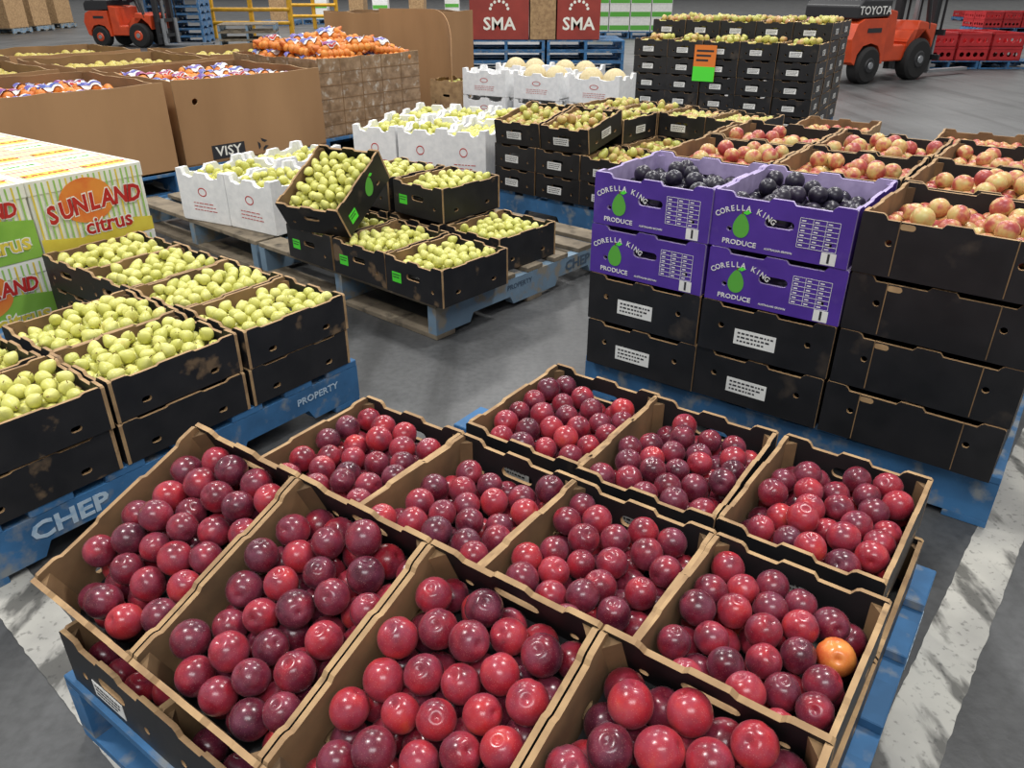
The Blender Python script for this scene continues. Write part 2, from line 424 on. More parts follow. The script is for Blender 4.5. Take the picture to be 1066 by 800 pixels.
def fill(X, W, L, liner, r, top, kind, label, cat, group, seed, stem=False, t=.010, var=.08, heap=0.0):
    rg = random.Random(seed*7+1)
    hw, hl = W/2-t-.001, L/2-t-.001
    n = int((top-liner)*4*hw*hl*.565/(4.189*r**3))
    A = pack(hw, hl, r, n, seed, var, heap)
    zs = np.sort(A[:, 2]); cap = zs[int(len(zs)*.86)]+.75*r
    A = A[A[:, 2] < cap]
    A[:, 2] += liner
    ok = seen(A, X)
    for (x, y, z, rr), v in zip(A, ok):
        if not v: continue
        rot = Rz(rg.uniform(0, 6.28)) @ Matrix.Rotation(rg.gauss(0, 1.0) if 'pear' not in kind else rg.choice((-1, 1))*rg.uniform(.4, 1.7), 4, 'X') @ Rz(rg.uniform(0, 6.28))
        XX = X @ T(x, y, z) @ rot @ Matrix.Scale(rr*(.95 if 'pear' in kind else .995), 4)
        pr = project(XX.translation)
        if not pr or not (-90 < pr[0] < 1160 and pr[1] < 890): continue
        PEND.setdefault('pear' if 'pear' in kind else kind, []).append([rr/pr[2], XX, kind, label, cat, group, stem, z])
def flush():
    # the one orange-coloured plum near the right end of the middle row
    best = min((e for e in PEND['plum'] if 'middle row, at its right end' in e[3] and e[7] > .075), key=lambda e: math.hypot(project(e[1].translation)[0]-868, project(e[1].translation)[1]-680))
    best[2] = 'orange_plum'; best[3] = 'the single orange-skinned plum among red ones, middle row, right end carton'; best[5] = None; best[0] = 1
    for kd, lst in PEND.items():
        lst.sort(key=lambda e: -e[0]); rest = MB()
        for q, (s_, XX, kind, label, cat, group, stem, z) in enumerate(lst):
            if q < 300 or (kd == 'plum' and len(lst) < 430):
                o = bpy.data.objects.new('plum' if kind == 'orange_plum' else kind, FMESH[kind]); C.objects.link(o); o.matrix_world = XX
                tag(o, label, cat, group)
                if stem:
                    st = bpy.data.objects.new('stem', stem_me); C.objects.link(st); st.parent = o
            else:
                big = s_ > .007
                rest.sph((0, 0, 0), 1, FF[kind], 16 if big else 10, 11 if big else 7, X=XX, f=SH[kind])
        if rest.v:
            solid(kd+'s', rest, {'pear': 'smaller-looking pears heaped in the farther cartons and white foam boxes', 'plum': 'red plums half hidden in the farther plum cartons', 'nectarine': 'nectarines heaped in the farthest cartons behind the right stacks'}.get(kd, 'farther fruit'), kd+'s', kind='stuff')

# ------------------------------------------------------------------ pallets
def pallet_tm(m, mark=None, size=1.165, h=.15, mb_=None):
    parts = []; s = size/2
    for k in range(7):
        w = .12 if k in (0, 6) else .1; y = -s+w/2+k*(size-w)/6
        b = MB().box(-s, s, y-w/2, y+w/2, h-.02, h, m, b=.002); parts.append(('deck_board', b.mesh('deck_board'), None, []))
    for k in range(3):
        x = (-1+k)*(s-.022)
        out = [(-s, .02)]
        for c in (-.27, .27):
            out += [(c-.13, .02), (c-.11, .055), (c+.11, .055), (c+.13, .02)]
        out += [(s, .02), (s, h-.02), (-s, h-.02)]
        b = MB().panel(out, [], .044, mb_ or m, mb_ or m, mb_ or m, Rz(math.pi/2) @ T(0, -x) @ BASE)
        sub = []
        if mark and k in (0, 2):
            t = MB(); a = math.pi/2 if k == 2 else -math.pi/2
            t.text(mark, .062, M['slatetext'] if mb_ else M['fadedtext'], Rz(a) @ T(-.325 if not mb_ else .3, -s-.001, .089) @ BASE, 1.2, off=.03)
            t.text('PROPERTY', .03, M['slatetext'] if mb_ else M['fadedtext'], Rz(a) @ T(.42 if not mb_ else -.1, -s-.001, .095) @ BASE, 1.1)
            sub = [('printed_mark', t.mesh('printed_mark'), None, [])]
        parts.append(('bearer', b.mesh('bearer'), None, sub))
    for y in (-s+.05, 0, s-.05):
        b = MB().box(-s, s, y-.05, y+.05, 0, .02, m, b=.002); parts.append(('bottom_board', b.mesh('bottom_board'), None, []))
    return parts
blue_tm = pallet_tm(M['bluepal'], 'CHEP')
bluep_tm = pallet_tm(M['bluepal'])
wood_tm = pallet_tm(M['wood'], 'CHEP', mb_=M['fadedblue'])

# ------------------------------------------------------------------ setting
fl = bpy.data.materials.new('concrete_floor'); fl.use_nodes = True
nt = fl.node_tree; N = nt.nodes; Lk = nt.links; b = N['Principled BSDF']
tc = N.new('ShaderNodeTexCoord')
def nz(s, d=6, st=None, rot=50):
    n = N.new('ShaderNodeTexNoise'); n.inputs['Scale'].default_value = s; n.inputs['Detail'].default_value = d
    if st:
        mp = N.new('ShaderNodeMapping'); mp.inputs['Rotation'].default_value = (0, 0, R(rot)); mp.inputs['Scale'].default_value = st; Lk.new(tc.outputs['Object'], mp.inputs[0]); Lk.new(mp.outputs[0], n.inputs['Vector'])
    else: Lk.new(tc.outputs['Object'], n.inputs['Vector'])
    return n.outputs['Fac']
def rp(f, cs):
    r = N.new('ShaderNodeValToRGB'); e = r.color_ramp.elements
    while len(e) < len(cs): e.new(.5)
    for k, (p, h) in enumerate(cs): e[k].position = p; e[k].color = lin(h)
    Lk.new(f, r.inputs[0]); return r.outputs[0]
def mul(a, c, f):
    x = N.new('ShaderNodeMix'); x.data_type = 'RGBA'; x.blend_type = 'MULTIPLY'; x.inputs[0].default_value = f
    Lk.new(a, x.inputs[6]); Lk.new(c, x.inputs[7]); return x.outputs[2]
col = rp(nz(.8, 7), [(.3, '#464748'), (.5, '#535455'), (.7, '#606162')])
col = mul(col, rp(nz(45, 5), [(.3, '#909090'), (.6, '#ffffff')]), .35)
col = mul(col, rp(nz(5, 8, (1, .08, 1)), [(.38, '#6c6c6c'), (.5, '#ffffff')]), .45)
col = mul(col, rp(nz(7, 8, (1, .06, 1), -40), [(.36, '#6c6c6c'), (.45, '#ffffff')]), .35)
Lk.new(col, b.inputs['Base Color'])
rr = N.new('ShaderNodeMapRange'); rr.inputs[3].default_value = .32; rr.inputs[4].default_value = .6; Lk.new(nz(2.5), rr.inputs[0]); Lk.new(rr.outputs[0], b.inputs['Roughness'])
bp = N.new('ShaderNodeBump'); bp.inputs['Strength'].default_value = .18; bp.inputs['Distance'].default_value = .003; Lk.new(nz(80, 2), bp.inputs['Height']); Lk.new(bp.outputs[0], b.inputs['Normal'])
struct('floor', MB().add([(-60, -8, 0), (60, -8, 0), (60, 90, 0), (-60, 90, 0)], [[0, 1, 2, 3]], fl))
struct('wall_back', MB().box(-60, 60, 90, 90.3, 0, 9, M['wall']))
def paint(nm, bright):
    global tc, N, Lk
    pm = bpy.data.materials.new(nm); pm.use_nodes = True
    nt = pm.node_tree; N = nt.nodes; Lk = nt.links; b = N['Principled BSDF']; b.inputs['Roughness'].default_value = .6
    tc = N.new('ShaderNodeTexCoord')
    col = rp(nz(2, 12), [(.36, '#8c8b87'), (.5, '#b4b2aa'), (.65, bright)])
    col = mul(col, rp(nz(70, 6), [(.32, '#8a8a8a'), (.42, '#ffffff')]), .6)
    col = mul(col, rp(nz(11, 12, (1, .35, 1)), [(.42, '#505050'), (.49, '#ffffff')]), .8)
    Lk.new(col, b.inputs['Base Color']); return pm
p1, p2 = paint('worn_line_paint', '#c2c0b6'), paint('greyed_line_paint', '#a2a09a')
e1 = Vector((.811, -.585)); e2 = Vector((.585, .811))
def strip(p, q, w, mb, m):
    p = Vector(p); q = Vector(q); d = (q-p).normalized(); n = Vector((-d.y, d.x))*w/2
    vs = []; K = 160; rg = random.Random(3)
    for k in range(K+1):
        c = p+(q-p)*k/K; a, b_ = 1+rg.uniform(-.05, .02), 1+rg.uniform(-.05, .02)
        vs += [(*(c+n*a), .0015), (*(c-n*b_), .0015)]
    return mb.add(vs, [[2*k+1, 2*k+3, 2*k+2, 2*k] for k in range(K)], m)
struct('trim_1', strip((.33, .46), (2.75, 3.37), .10, MB(), p1))
struct('trim_2', strip((-1.75, 1.86), (.25, .12), .10, MB(), p2))

# ------------------------------------------------------------------ plum pallet
yaw = math.atan2(-.585, .811)
pc = Vector((-.745, .92))+.5825*(e1+e2)-e1*.03
inst(blue_tm, 'pallet', 'worn blue pallet under the foremost cartons of red plums', 'pallet', T(pc.x, pc.y) @ Rz(yaw))
def plum_box(X, where, seed, top=.103):
    inst(plum_tm, 'plum_carton', f'black carton of red plums, {where}', 'carton', X, 'cartons of red plums')
    fill(X, CW, CL, .008, .0272, top, 'plum', f'red plum in carton {where}', 'plum', 'red plums in the front cartons', seed, t=.0095)
z2 = .15+CH+.002
def flat(bl, where, seed, jit=0):
    c = Vector(bl)+e1*CW/2-e2*CL/2
    plum_box(T(c.x, c.y, z2) @ Rz(yaw+jit), where, seed)
row3 = [(.111, 1.697), (.330, 1.53), (.566, 1.365)]
row2 = [(-.323, 1.530), (-.100, 1.367), (.123, 1.205), (.347, 1.042)]
r3w = ['in the back row, leftmost, beside bare floor', 'in the back row, middle of its three', 'in the back row, rightmost, below the purple stack']
r2w = ['in the middle row, at its far left end', 'in the middle row, second from the left', 'in the middle row, third from the left', 'in the middle row, at its right end']
for k, p in enumerate(row3): flat(p, r3w[k], 11+k, (.0, .02, -.015)[k])
for k, p in enumerate(row2): flat(p, r2w[k], 21+k, (.015, -.01, .01, -.01)[k])
th = R(22)
fw = ['tilted in the front row, leftmost', 'tilted in the front row, second from the left', 'tilted in the front row, third from the left', 'tilted in the front row, rightmost']
for k in range(4):
    bl = Vector((-.571, 1.203, .497))+Vector((e1.x, e1.y, 0))*.282*k
    Rm = Rz(yaw) @ Matrix.Rotation(th, 4, 'X')
    off = Rm @ Vector((-CW/2, CL/2, CH))
    plum_box(T(*(bl-off)) @ Rm, fw[k], 31+k, .107)
for j in range(3):
    for i in range(4):
        if j == 2 and i == 0: continue
        c = Vector((-.745, .925))+e1*(.140+.2745*i)+e2*(.183+.362*j)
        X = T(c.x, c.y, .151) @ Rz(yaw)
        inst(plum_tm, 'plum_carton', f'lower black plum carton on the pallet, {["front","middle","back"][j]} row, {["first","second","third","fourth"][i]} from the left', 'carton', X, 'lower plum cartons')
        if j == 0 and i < 2:
            fill(X, CW, CL, .012, .0285, .075, 'plum', f'red plum in the lower carton at the front-left, {["corner one","second one"][i]}', 'plum', 'red plums in the lower cartons', 50+i)

# ------------------------------------------------------------------ left pear pallet
c0 = Vector((-.504, 2.165)); yl = math.atan2(-.60, .80); f1 = Vector((.80, -.60)); f2 = Vector((.60, .80))
pc = c0+Vector((.012, .02))-f1*.5825-f2*.5825
inst(blue_tm, 'pallet', 'blue pallet at the left under black cartons of yellow-green pears', 'pallet', T(pc.x, pc.y) @ Rz(yl))
rowN = ['front', 'second', 'third', 'back']; colN = ['right-hand', 'middle', 'left-hand']
for i in range(4):
    for j in range(3):
        if i > 1 and j > 0: continue
        c = c0-f1*(.14+.283*i)-f2*(.18+.37*j)
        X1 = T(c.x, c.y, .151) @ Rz(yl)
        inst(pear_tm, 'pear_carton', f'lower black pear carton, {rowN[i]} row, {colN[j]} stack of the left blue pallet', 'carton', X1, 'lower pear cartons')
        rg = random.Random(i*5+j)
        X2 = T(c.x+rg.uniform(-.006, .006), c.y+rg.uniform(-.006, .006), .151+CH+.002) @ Rz(yl+rg.uniform(-.03, .03))
        inst(pear_tm, 'pear_carton', f'open black carton of yellow-green pears, {rowN[i]} row, {colN[j]} stack, left blue pallet', 'carton', X2, 'open pear cartons on the left pallet')
        fill(X2, CW, CL, .05, .0192, .108, 'pear', f'yellow-green pear in the top carton, {rowN[i]} row, {colN[j]} stack, left pallet', 'pear', 'pears on the left pallet', 100+i*3+j, stem=True)

# ------------------------------------------------------------------ citrus cartons
def citrus_tm(green=False):
    W, L, H = .42, .36, .255
    parts = []
    b = MB(); b.box(-W/2, W/2, -L/2, L/2, 0, H, M['cream'], b=.004)
    lid = MB(); lid.box(-W/2-.003, W/2+.003, -L/2-.003, L/2+.003, H-.05, H+.003, M['cream'], b=.003)
    pr = MB(); X0 = wallM(0, L/2+.0035)
    for k in range(20): pr.box(-W/2+.008+k*.0205, -W/2+.014+k*.0205, .005, H-.008, 0, .0006, M['ylines'] if k % 3 else M['yel'], X0)
    wv = [(-W/2, 0), (W/2, 0), (W/2, .05), (W*.2, .070), (-W*.15, .03), (-W/2, .055)]
    if green: wv = [(-W/2, 0), (W/2, 0), (W/2, .13), (W*.2, .15), (-W*.15, .11), (-W/2, .13)]
    c_ = M['lime'] if green else M['yel']
    pr.panel(wv, [], .001, c_, c_, c_, X0 @ T(0, 0, .0008))
    pr.panel(ell(-.02, H*(.66 if green else .62), .10, .08, 28), [], .001, M['orangeink'], M['orangeink'], M['orangeink'], X0 @ T(0, 0, .0016))
    ss = .8 if green else 1
    sl = X0 @ T(.02 if green else 0, H*(.68 if green else .58), .0032) @ Rz(R(4))
    pr.arc_text('SUNLAND', .088*ss, 1.2, M['cream'], sl @ T(0, -1.2, -.0002), .59, off=.07, sx=.84, shear=.15)
    pr.arc_text('SUNLAND', .084*ss, 1.2, M['redink'], sl @ T(0, -1.2, .0004), .618, off=.04, sx=.84, shear=.15)
    cx_ = .09 if green else .04
    pr.text('citrus', .082, M['cream'], X0 @ T(cx_, H*.24, .0026), off=.06)
    pr.text('citrus', .08, M['yel'] if green else M['redink'], X0 @ T(cx_, H*.24, .0032), off=.02)
    tp = MB(); cs = ('ylines', 'yel', 'ylines', 'redink')
    for k in range(16): tp.box(-W/2+.012, W/2-.012, -L/2+.008+k*.0218, -L/2+.0165+k*.0218, H+.003, H+.0036, M[cs[k % 4]])
    for sx in (-1, 1):
        tp.box(sx*W*.25-.075, sx*W*.25+.075, .04, .12, H+.0036, H+.0042, M['cream'])
        tp.box(sx*W*.25-.075, sx*W*.25+.075, -.15, -.09, H+.0036, H+.0042, M['yel'])
        tp.text('citrus', .05, M['greenink'], T(sx*W*.25, .08, H+.0046))
        tp.text('SUNLAND', .035, M['redink'], T(sx*W*.25, -.12, H+.0046))
    return [('body', b.mesh('body'), None, [('printed_logo', pr.mesh('printed_logo'), None, [])]), ('lid', lid.mesh('lid'), None, [('lid_print', tp.mesh('lid_print'), None, [])])]
cit, citg = citrus_tm(), citrus_tm(True)
tr = Vector((-1.41, 2.965)); ycit = math.atan2(.82, .572)
d = Vector((.572, .82)); n_ = Vector((-.82, .572))
pc = tr-d*.62+n_*.60
inst(bluep_tm, 'pallet', 'blue pallet hidden below the striped citrus cartons', 'pallet', T(pc.x, pc.y, 0) @ Rz(ycit) @ Matrix.Diagonal((1, 1, .58, 1)))
for dd in range(3):
    for k in range(3):
        for z in range(2):
            c = tr-d*(.21+.428*k)+n_*(.18+.367*dd)
            inst(citg if (k > 0 or z == 0) else cit, 'citrus_carton', f'cream striped citrus carton with red lettering, {["bottom","top"][z]} layer, {["first","second","third"][k]} from the right, {["front","second","back"][dd]} row', 'carton', T(c.x, c.y, .090+.259*z) @ Rz(ycit), 'striped citrus cartons')

# ------------------------------------------------------------------ right pallet
yr = R(-36.5); g1 = Vector((math.cos(yr), math.sin(yr))); g2 = Vector((-g1.y, g1.x))
r0 = Vector((.233, 2.18))
pc = r0+g1*.562+g2*.615
inst(bluep_tm, 'pallet', 'blue pallet at the right under purple and black carton stacks', 'pallet', T(pc.x, pc.y) @ Rz(yr+math.pi/2))
cols = [.178, .535, .925]
ordn = ['top', 'second', 'third', 'bottom']
for rw in range(3):
    for cl in range(3):
        c = r0+g1*cols[cl]+g2*(.19+.39*rw)
        for lv in range(4):
            if rw > 0 and lv < 2 and cl < 2: continue
            X = T(c.x+random.uniform(-.003, .003), c.y+random.uniform(-.003, .003), .151+lv*(PH+.002)) @ Rz(yr+random.uniform(-.012, .012)+(R(-1.5) if cl == 2 else 0))
            if rw == 0 and cl < 2:
                tm = pur_tm if lv > 1 else blk_tm
                nm = 'purple' if lv > 1 else 'black'
                lab = f'{nm} carton, {ordn[3-lv]} of the {["left","right"][cl]} stack topped with dark plums'
            else:
                tm = wide_tm if cl == 2 else plain_tm
                lab = f'black nectarine carton, {ordn[3-lv]} in the {["left","middle","right"][cl]} stack, {["front","middle","back"][rw]} row, right pallet'
            inst(tm, 'fruit_carton', lab, 'carton', X, 'carton stacks on the right pallet')
        W_ = BW if cl == 2 else PW
        if rw == 0 and cl < 2:
            fill(X, PW, PL, .055, .0255, .115, 'dark_plum', f'dark purple plum in the {["left","right"][cl]} purple carton', 'plum', 'dark plums in the purple cartons', 200+cl)
        else:
            fill(X, W_, PL, .055, .0265, .118, 'nectarine', f'red and yellow nectarine in the {["left","middle","right"][cl]} stack, {["front","middle","back"][rw]} row, right pallet', 'nectarine', 'nectarines on the right pallet', 210+rw*3+cl)

# ------------------------------------------------------------------ middle wooden pallets
ya = R(-41); u = Vector((-math.cos(ya), -math.sin(ya))); w = Vector((-math.sin(ya), math.cos(ya)))
a0 = Vector((-.284, 2.66)); pa = a0+u*.5825+w*.5825
inst(wood_tm, 'pallet', 'weathered slatted pallet with open pear cartons and empty boards', 'pallet', T(pa.x, pa.y) @ Rz(ya))
pb = pa+u*1.19
inst(wood_tm, 'pallet', 'weathered wooden pallet under the white foam boxes at its edge', 'pallet', T(pb.x, pb.y) @ Rz(ya))
a1 = Vector((-.253, 2.60))
def mid(i, j, z, lab, seed, fruit=True, rot=0, tm=None):
    c = a1+u*(.155+.32*i)+w*(.185+.375*j)
    X = T(c.x, c.y, z) @ Rz(ya+rot)
    inst(tm or mid_tm, 'pear_carton', lab, 'carton', X, 'pear cartons on the wooden pallet')
    if fruit: fill(X, MW, ML, .08, .0203, .140, 'pear', 'green-yellow pear in the '+lab.replace('black carton', 'carton'), 'pear', 'pears on the wooden pallet', seed, stem=True)
mid(0, 0, .151, 'black carton at the near corner of the wooden pallet', 300)
mid(1, 0, .151, 'black carton second along the wooden pallet edge', 301, rot=.03)
mid(2, 0, .151, 'black carton underneath the tilted pear carton', 302)
mid(.3, 1.12, .151, 'black carton on the wooden pallet beside its empty boards', 303, rot=-.02)
mid(1.32, 1.05, .151, 'lower black carton in the middle of the wooden pallet', 304, False)
mid(1.32, 1.13, .151+.148, 'upper black carton in the middle of the wooden pallet', 305)
mid(2.36, 1.05, .151, 'lower black carton behind the tilted pear carton', 306, False)
mid(2.36, 1.1, .151+.148, 'upper black carton behind the tilted pear carton', 307)
c = a1+u*(.155+.32*1.88)+w*(.16)
X = T(c.x, c.y, .151+.148+.085) @ Rz(ya+.27) @ Matrix.Rotation(R(30), 4, 'X') @ Matrix.Rotation(R(0), 4, 'Y')
inst(tilt_tm, 'pear_carton', 'black pear carton tipped steeply forward, showing a green pear logo', 'carton', X, 'pear cartons on the wooden pallet')
fill(X, MW, ML, .07, .0208, .138, 'pear', 'green-yellow pear in the steeply tipped carton', 'pear', 'pears on the wooden pallet', 310, stem=True)

# ------------------------------------------------------------------ foam boxes
def foam_tm(W, L, H, txt=True):
    parts = []; t = .022
    b = MB(); b.box(-W/2, W/2, -L/2, L/2, 0, .02, M['foam'], b=.004); parts.append(('base', b.mesh('base'), None, []))
    for k, (ww, dd) in enumerate(((W, L/2), (L-2*t, W/2), (W, L/2), (L-2*t, W/2))):
        b = MB(); o = [(-ww/2, .01), (ww/2, .01), (ww/2, H+.012), (ww/2-.035, H+.012), (ww/2-.045, H-.018)]
        o += [(ww/2-.06-(ww/2-.06-.045)*q/4, H-.018-.008*math.sin(math.pi*q/4)) for q in range(5)]
        o += [(.035, H), (-.035, H)]
        o += [(-.045-(ww/2-.06-.045)*q/4, H-.018-.008*math.sin(math.pi*q/4)) for q in range(5)]
        o += [(-ww/2+.045, H-.018), (-ww/2+.035, H+.012), (-ww/2, H+.012)]
        b.panel(o, [], t, M['foam'], M['foam'], M['foam'], wallM(k*math.pi/2, dd-t/2))
        sub = []
        if k == 0 and txt:
            p = MB(); X0 = wallM(0, L/2+.0006)
            p.panel(ell(0, H*.62, W*.09, H*.09, 20), [ell(0, H*.62, W*.075, H*.07, 20)], .001, M['redink'], M['redink'], M['redink'], X0)
            rg = random.Random(4)
            for q in range(3):
                x = -W*.22
                while x < W*.2: e_ = rg.uniform(.01, .03); p.box(x, x+e_, H*(.24+.07*q), H*(.255+.07*q), 0, .0008, M['redink'], X0); x += e_+.006
            sub = [('printed_mark', p.mesh('printed_mark'), None, [])]
        parts.append(('wall', b.mesh('wall'), None, sub))
    return parts
foamA = foam_tm(.32, .42, .24); foamB = foam_tm(.275, .5, .30); foamC = foam_tm(.42, .34, .2)
fa = R(-30); q1 = Vector((math.cos(fa), math.sin(fa))); q2 = Vector((-q1.y, q1.x)); s0 = Vector((-1.66, 3.84))
for k in range(2):
    for dpt in range(2):
        if dpt and k: continue
        c = s0+q1*(.165+.34*k)+q2*(.21+.43*dpt)
        X = T(c.x, c.y, .151) @ Rz(fa+(.04, -.05)[k])
        inst(foamA, 'foam_box', f'white foam box of pears on the wooden pallet, {["left","right"][k]} one, {["front","behind"][dpt]}', 'foam box', X, 'foam boxes on the wooden pallet')
        fill(X, .32, .42, .16, .0235, .218, 'pear', f'pear in the {["left","right"][k]} {["front","rear"][dpt]} foam box on the wooden pallet', 'pear', 'pears in foam boxes', 400+k+2*dpt, t=.024)
inst(bluep_tm, 'pallet', 'blue pallet under the row of upright white foam boxes', 'pallet', T(-.44, 5.30) @ Rz(R(-17)))
fb = R(-17); q1 = Vector((math.cos(fb), math.sin(fb))); q2 = Vector((-q1.y, q1.x)); s0 = Vector((-.95, 4.75))
for k in range(3):
    for dpt in range(2):
        c = s0+q1*(.14+.284*k)+q2*(.25+.51*dpt)
        X = T(c.x, c.y, .151) @ Rz(fb+(.0, .03, -.03)[k])
        inst(foamB, 'foam_box', f'tall white foam box of pears beside the black stack, {["left","middle","right"][k]} one, {["front","back"][dpt]} row', 'foam box', X, 'foam boxes beside the black stack')
        fill(X, .275, .5, .225, .025, .282, 'pear', f'pear in the {["left","middle","right"][k]} tall foam box, {["front","back"][dpt]} row', 'pear', 'pears in foam boxes', 410+k+3*dpt, t=.024)

# ------------------------------------------------------------------ black stacks in the middle
yc = R(-40); k1 = Vector((math.cos(yc), math.sin(yc))); k2 = Vector((-k1.y, k1.x)); s0 = Vector((-.10, 4.48))
pc = s0+k1*.6+k2*.6
inst(bluep_tm, 'pallet', 'blue pallet under the middle black cartons of blushed pears', 'pallet', T(pc.x, pc.y) @ Rz(yc+math.pi/2))
o4 = ["first", "second", "third", "fourth", "fifth"]
for i in range(4):
    for j in range(3):
        nl = [3, 3, 2, 2][i] + (1 if j == 2 and i > 1 else 0)
        c = s0+k1*(.15+.298*i)+k2*(.19+.39*j)
        for lv in range(nl):
            X = T(c.x, c.y, .151+lv*.130) @ Rz(yc+random.uniform(-.02, .02))
            if lv == nl-1 and i < 2 and j == 0: X = T(c.x+.02*i, c.y, .151+lv*.130+.03) @ Rz(yc+.1) @ Matrix.Rotation(R(9), 4, 'X')
            inst(far_tm, 'pear_carton', f'black carton, {["bottom","second","third"][lv]} layer, {o4[i]} stack from left, {["front","middle","back"][j]} row, middle blue pallet', 'carton', X, 'cartons on the middle blue pallet')
        fill(X, .29, .38, .065, .0245, .120, 'blush_pear', f'blushed pear, {o4[i]} stack from left, {["front","middle","back"][j]} row, middle blue pallet', 'pear', 'blushed pears on the middle blue pallet', 500+i*3+j)
yt = R(-31); k1 = Vector((math.cos(yt), math.sin(yt))); k2 = Vector((-k1.y, k1.x)); s0 = Vector((1.02, 7.0))
pc = s0+k1*.75+k2*.58
inst(bluep_tm, 'pallet', 'blue pallet below the tallest black carton stack', 'pallet', T(pc.x, pc.y) @ Rz(yt) @ Matrix.Diagonal((1.25, 1, 1, 1)))
for i in range(5):
    for j in range(3):
        c = s0+k1*(.15+.297*i)+k2*(.19+.39*j)
        nl = 5 if j == 0 else 6
        for lv in range(nl):
            if j > 0 and i < 4 and lv < nl-2: continue
            X = T(c.x, c.y, .151+lv*.131) @ Rz(yt+random.uniform(-.03, .03))
            inst(far_tm, 'pear_carton', f'black carton, {["bottom","second","third","fourth","fifth","sixth"][lv]} layer, {o4[i]} stack from left, {["front","middle","back"][j]} row, tallest stack', 'carton', X, 'cartons of the tallest stack')
        fill(X, .29, .38, .065, .027, .135, 'blush_pear', f'blushed pear, {o4[i]} stack, {["front","middle","back"][j]} row, tallest stack', 'pear', 'blushed pears on the tallest stack', 540+i*3+j, heap=1)
pcd = MB(); pcd.box(-.09, .09, -.003, .003, 0, .27, M['orangesign']); pcd.box(-.09, .09, -.0036, -.003, 0, .11, M['brgreen'])
for k in range(3): pcd.box(-.07, .07-.02*k, -.0042, -.0036, .22-.035*k, .235-.035*k, M['ink'])
c = s0+k1*.62-k2*.01
solid('price_card', pcd, 'orange and green card on the front of the tallest black stack', 'sign', T(c.x, c.y, .50) @ Rz(yt))
kr_tm = carton(.35, .38, .145, 'kraft', 'kraft_in', liner=.06)
for k, (x, y) in enumerate([(1.45, 3.35), (1.9, 3.1), (1.15, 3.75), (1.6, 3.95), (2.1, 3.55)]):
    for z in range(3):
        XX = T(x, y, .0+.148*z+.151) @ Rz(R(-33))
        inst(kr_tm if z == 2 else plain_tm, 'fruit_carton', f'{"kraft" if z==2 else "black"} nectarine carton, {["bottom","middle","top"][z]} of stack behind the right pallet, {o4[k]} from the purple cartons', 'carton', XX, 'cartons behind the right pallet')
    fill(XX, .35, .38, .06, .0272, .118, 'nectarine', f'nectarine in the {o4[k]} kraft carton behind the right pallet', 'nectarine', 'nectarines behind the right pallet', 600+k)
inst(bluep_tm, 'pallet', 'blue pallet mostly hidden behind the right carton stacks', 'pallet', T(1.68, 3.6) @ Rz(R(-33)))

# ------------------------------------------------------------------ big bins
def bin_tm(W, L, H, mf='bin', logo=False):
    parts = []; t = .012
    b = MB().box(-W/2, W/2, -L/2, L/2, 0, .012, M[mf]); parts.append(('base', b.mesh('base'), None, []))
    for k, (ww, dd) in enumerate(((W, L/2), (L-2*t, W/2), (W, L/2), (L-2*t, W/2))):
        b = MB(); rg = random.Random(k)
        o = [(-ww/2, 0), (ww/2, 0)]+[(ww/2-ww*q/10, H+rg.uniform(-.008, .008)) for q in range(11)]
        hl = [ell(-ww*.38, H*.75, .02, .02, 12)] if mf == 'bin' else []
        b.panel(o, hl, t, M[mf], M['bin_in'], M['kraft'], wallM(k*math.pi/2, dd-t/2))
        if mf == 'wrap' and k == 0:
            for q in range(1, 6): b.box(-ww/2, ww/2, -dd-.002, -dd, H*q/6-.003, H*q/6+.003, M['bin_in'])
            for q in range(1, 5): b.box(-ww/2+ww*q/5-.003, -ww/2+ww*q/5+.003, -dd-.002, -dd, 0, H, M['bin_in'])
        sub = []
        if logo and k == 0:
            p = MB(); X0 = wallM(0, L/2+.001)
            p.box(-.36, -.12, .02, .11, 0, .001, M['ink'], X0)
            p.text('VISY', .085, M['cream'], X0 @ T(-.24, .065, .0015), 1.15)
            for q in range(3):
                a = q*2.094+.5; p.panel([(.02+.045*math.cos(a), .07+.045*math.sin(a)), (.02+.045*math.cos(a+1.3), .07+.045*math.sin(a+1.3)), (.02+.022*math.cos(a+1.2), .07+.022*math.sin(a+1.2)), (.02+.022*math.cos(a+.1), .07+.022*math.sin(a+.1))], [], .001, M['ink'], M['ink'], M['ink'], X0)
            sub = [('printed_mark', p.mesh('printed_mark'), None, [])]
        parts.append(('wall', b.mesh('wall'), None, sub))
    return parts
binp = bin_tm(1.1, 1.1, .52); binl = bin_tm(1.1, 1.1, .52, logo=True); binw = bin_tm(1.05, 1.05, .56, 'wrap'); bint = bin_tm(1.1, 1.1, .8)
og = MB()
AA = pack(.13, .105, .026, 26, 3); AA[:, 2] *= .85
for (x, y, z, rr_) in AA: og.sph((x, y, z), rr_*1.2, ORANGE, 9, 6)
og.tube((.11, 0, .04), (.165, .01, .055), .028, .01, M['net'], 8)
og_me = og.mesh('oranges')
def hz(x, y):
    return max([z+math.sqrt(max((rr_*1.6)**2-(x-a)**2-(y-b_)**2, 0)) if (x-a)**2+(y-b_)**2 < (rr_*1.6)**2 else .03 for a, b_, z, rr_ in AA])
def drape(mb, x0, x1, y0, y1, m, lift):
    n = 8; vs = []
    for i in range(n+1):
        for j in range(n+1):
            x = x0+(x1-x0)*i/n; y = y0+(y1-y0)*j/n; vs.append((x, y, hz(x, y)+lift))
    mb.add(vs, [[i*(n+1)+j, (i+1)*(n+1)+j, (i+1)*(n+1)+j+1, i*(n+1)+j+1] for i in range(n) for j in range(n)], m, sm=True)
bags = []
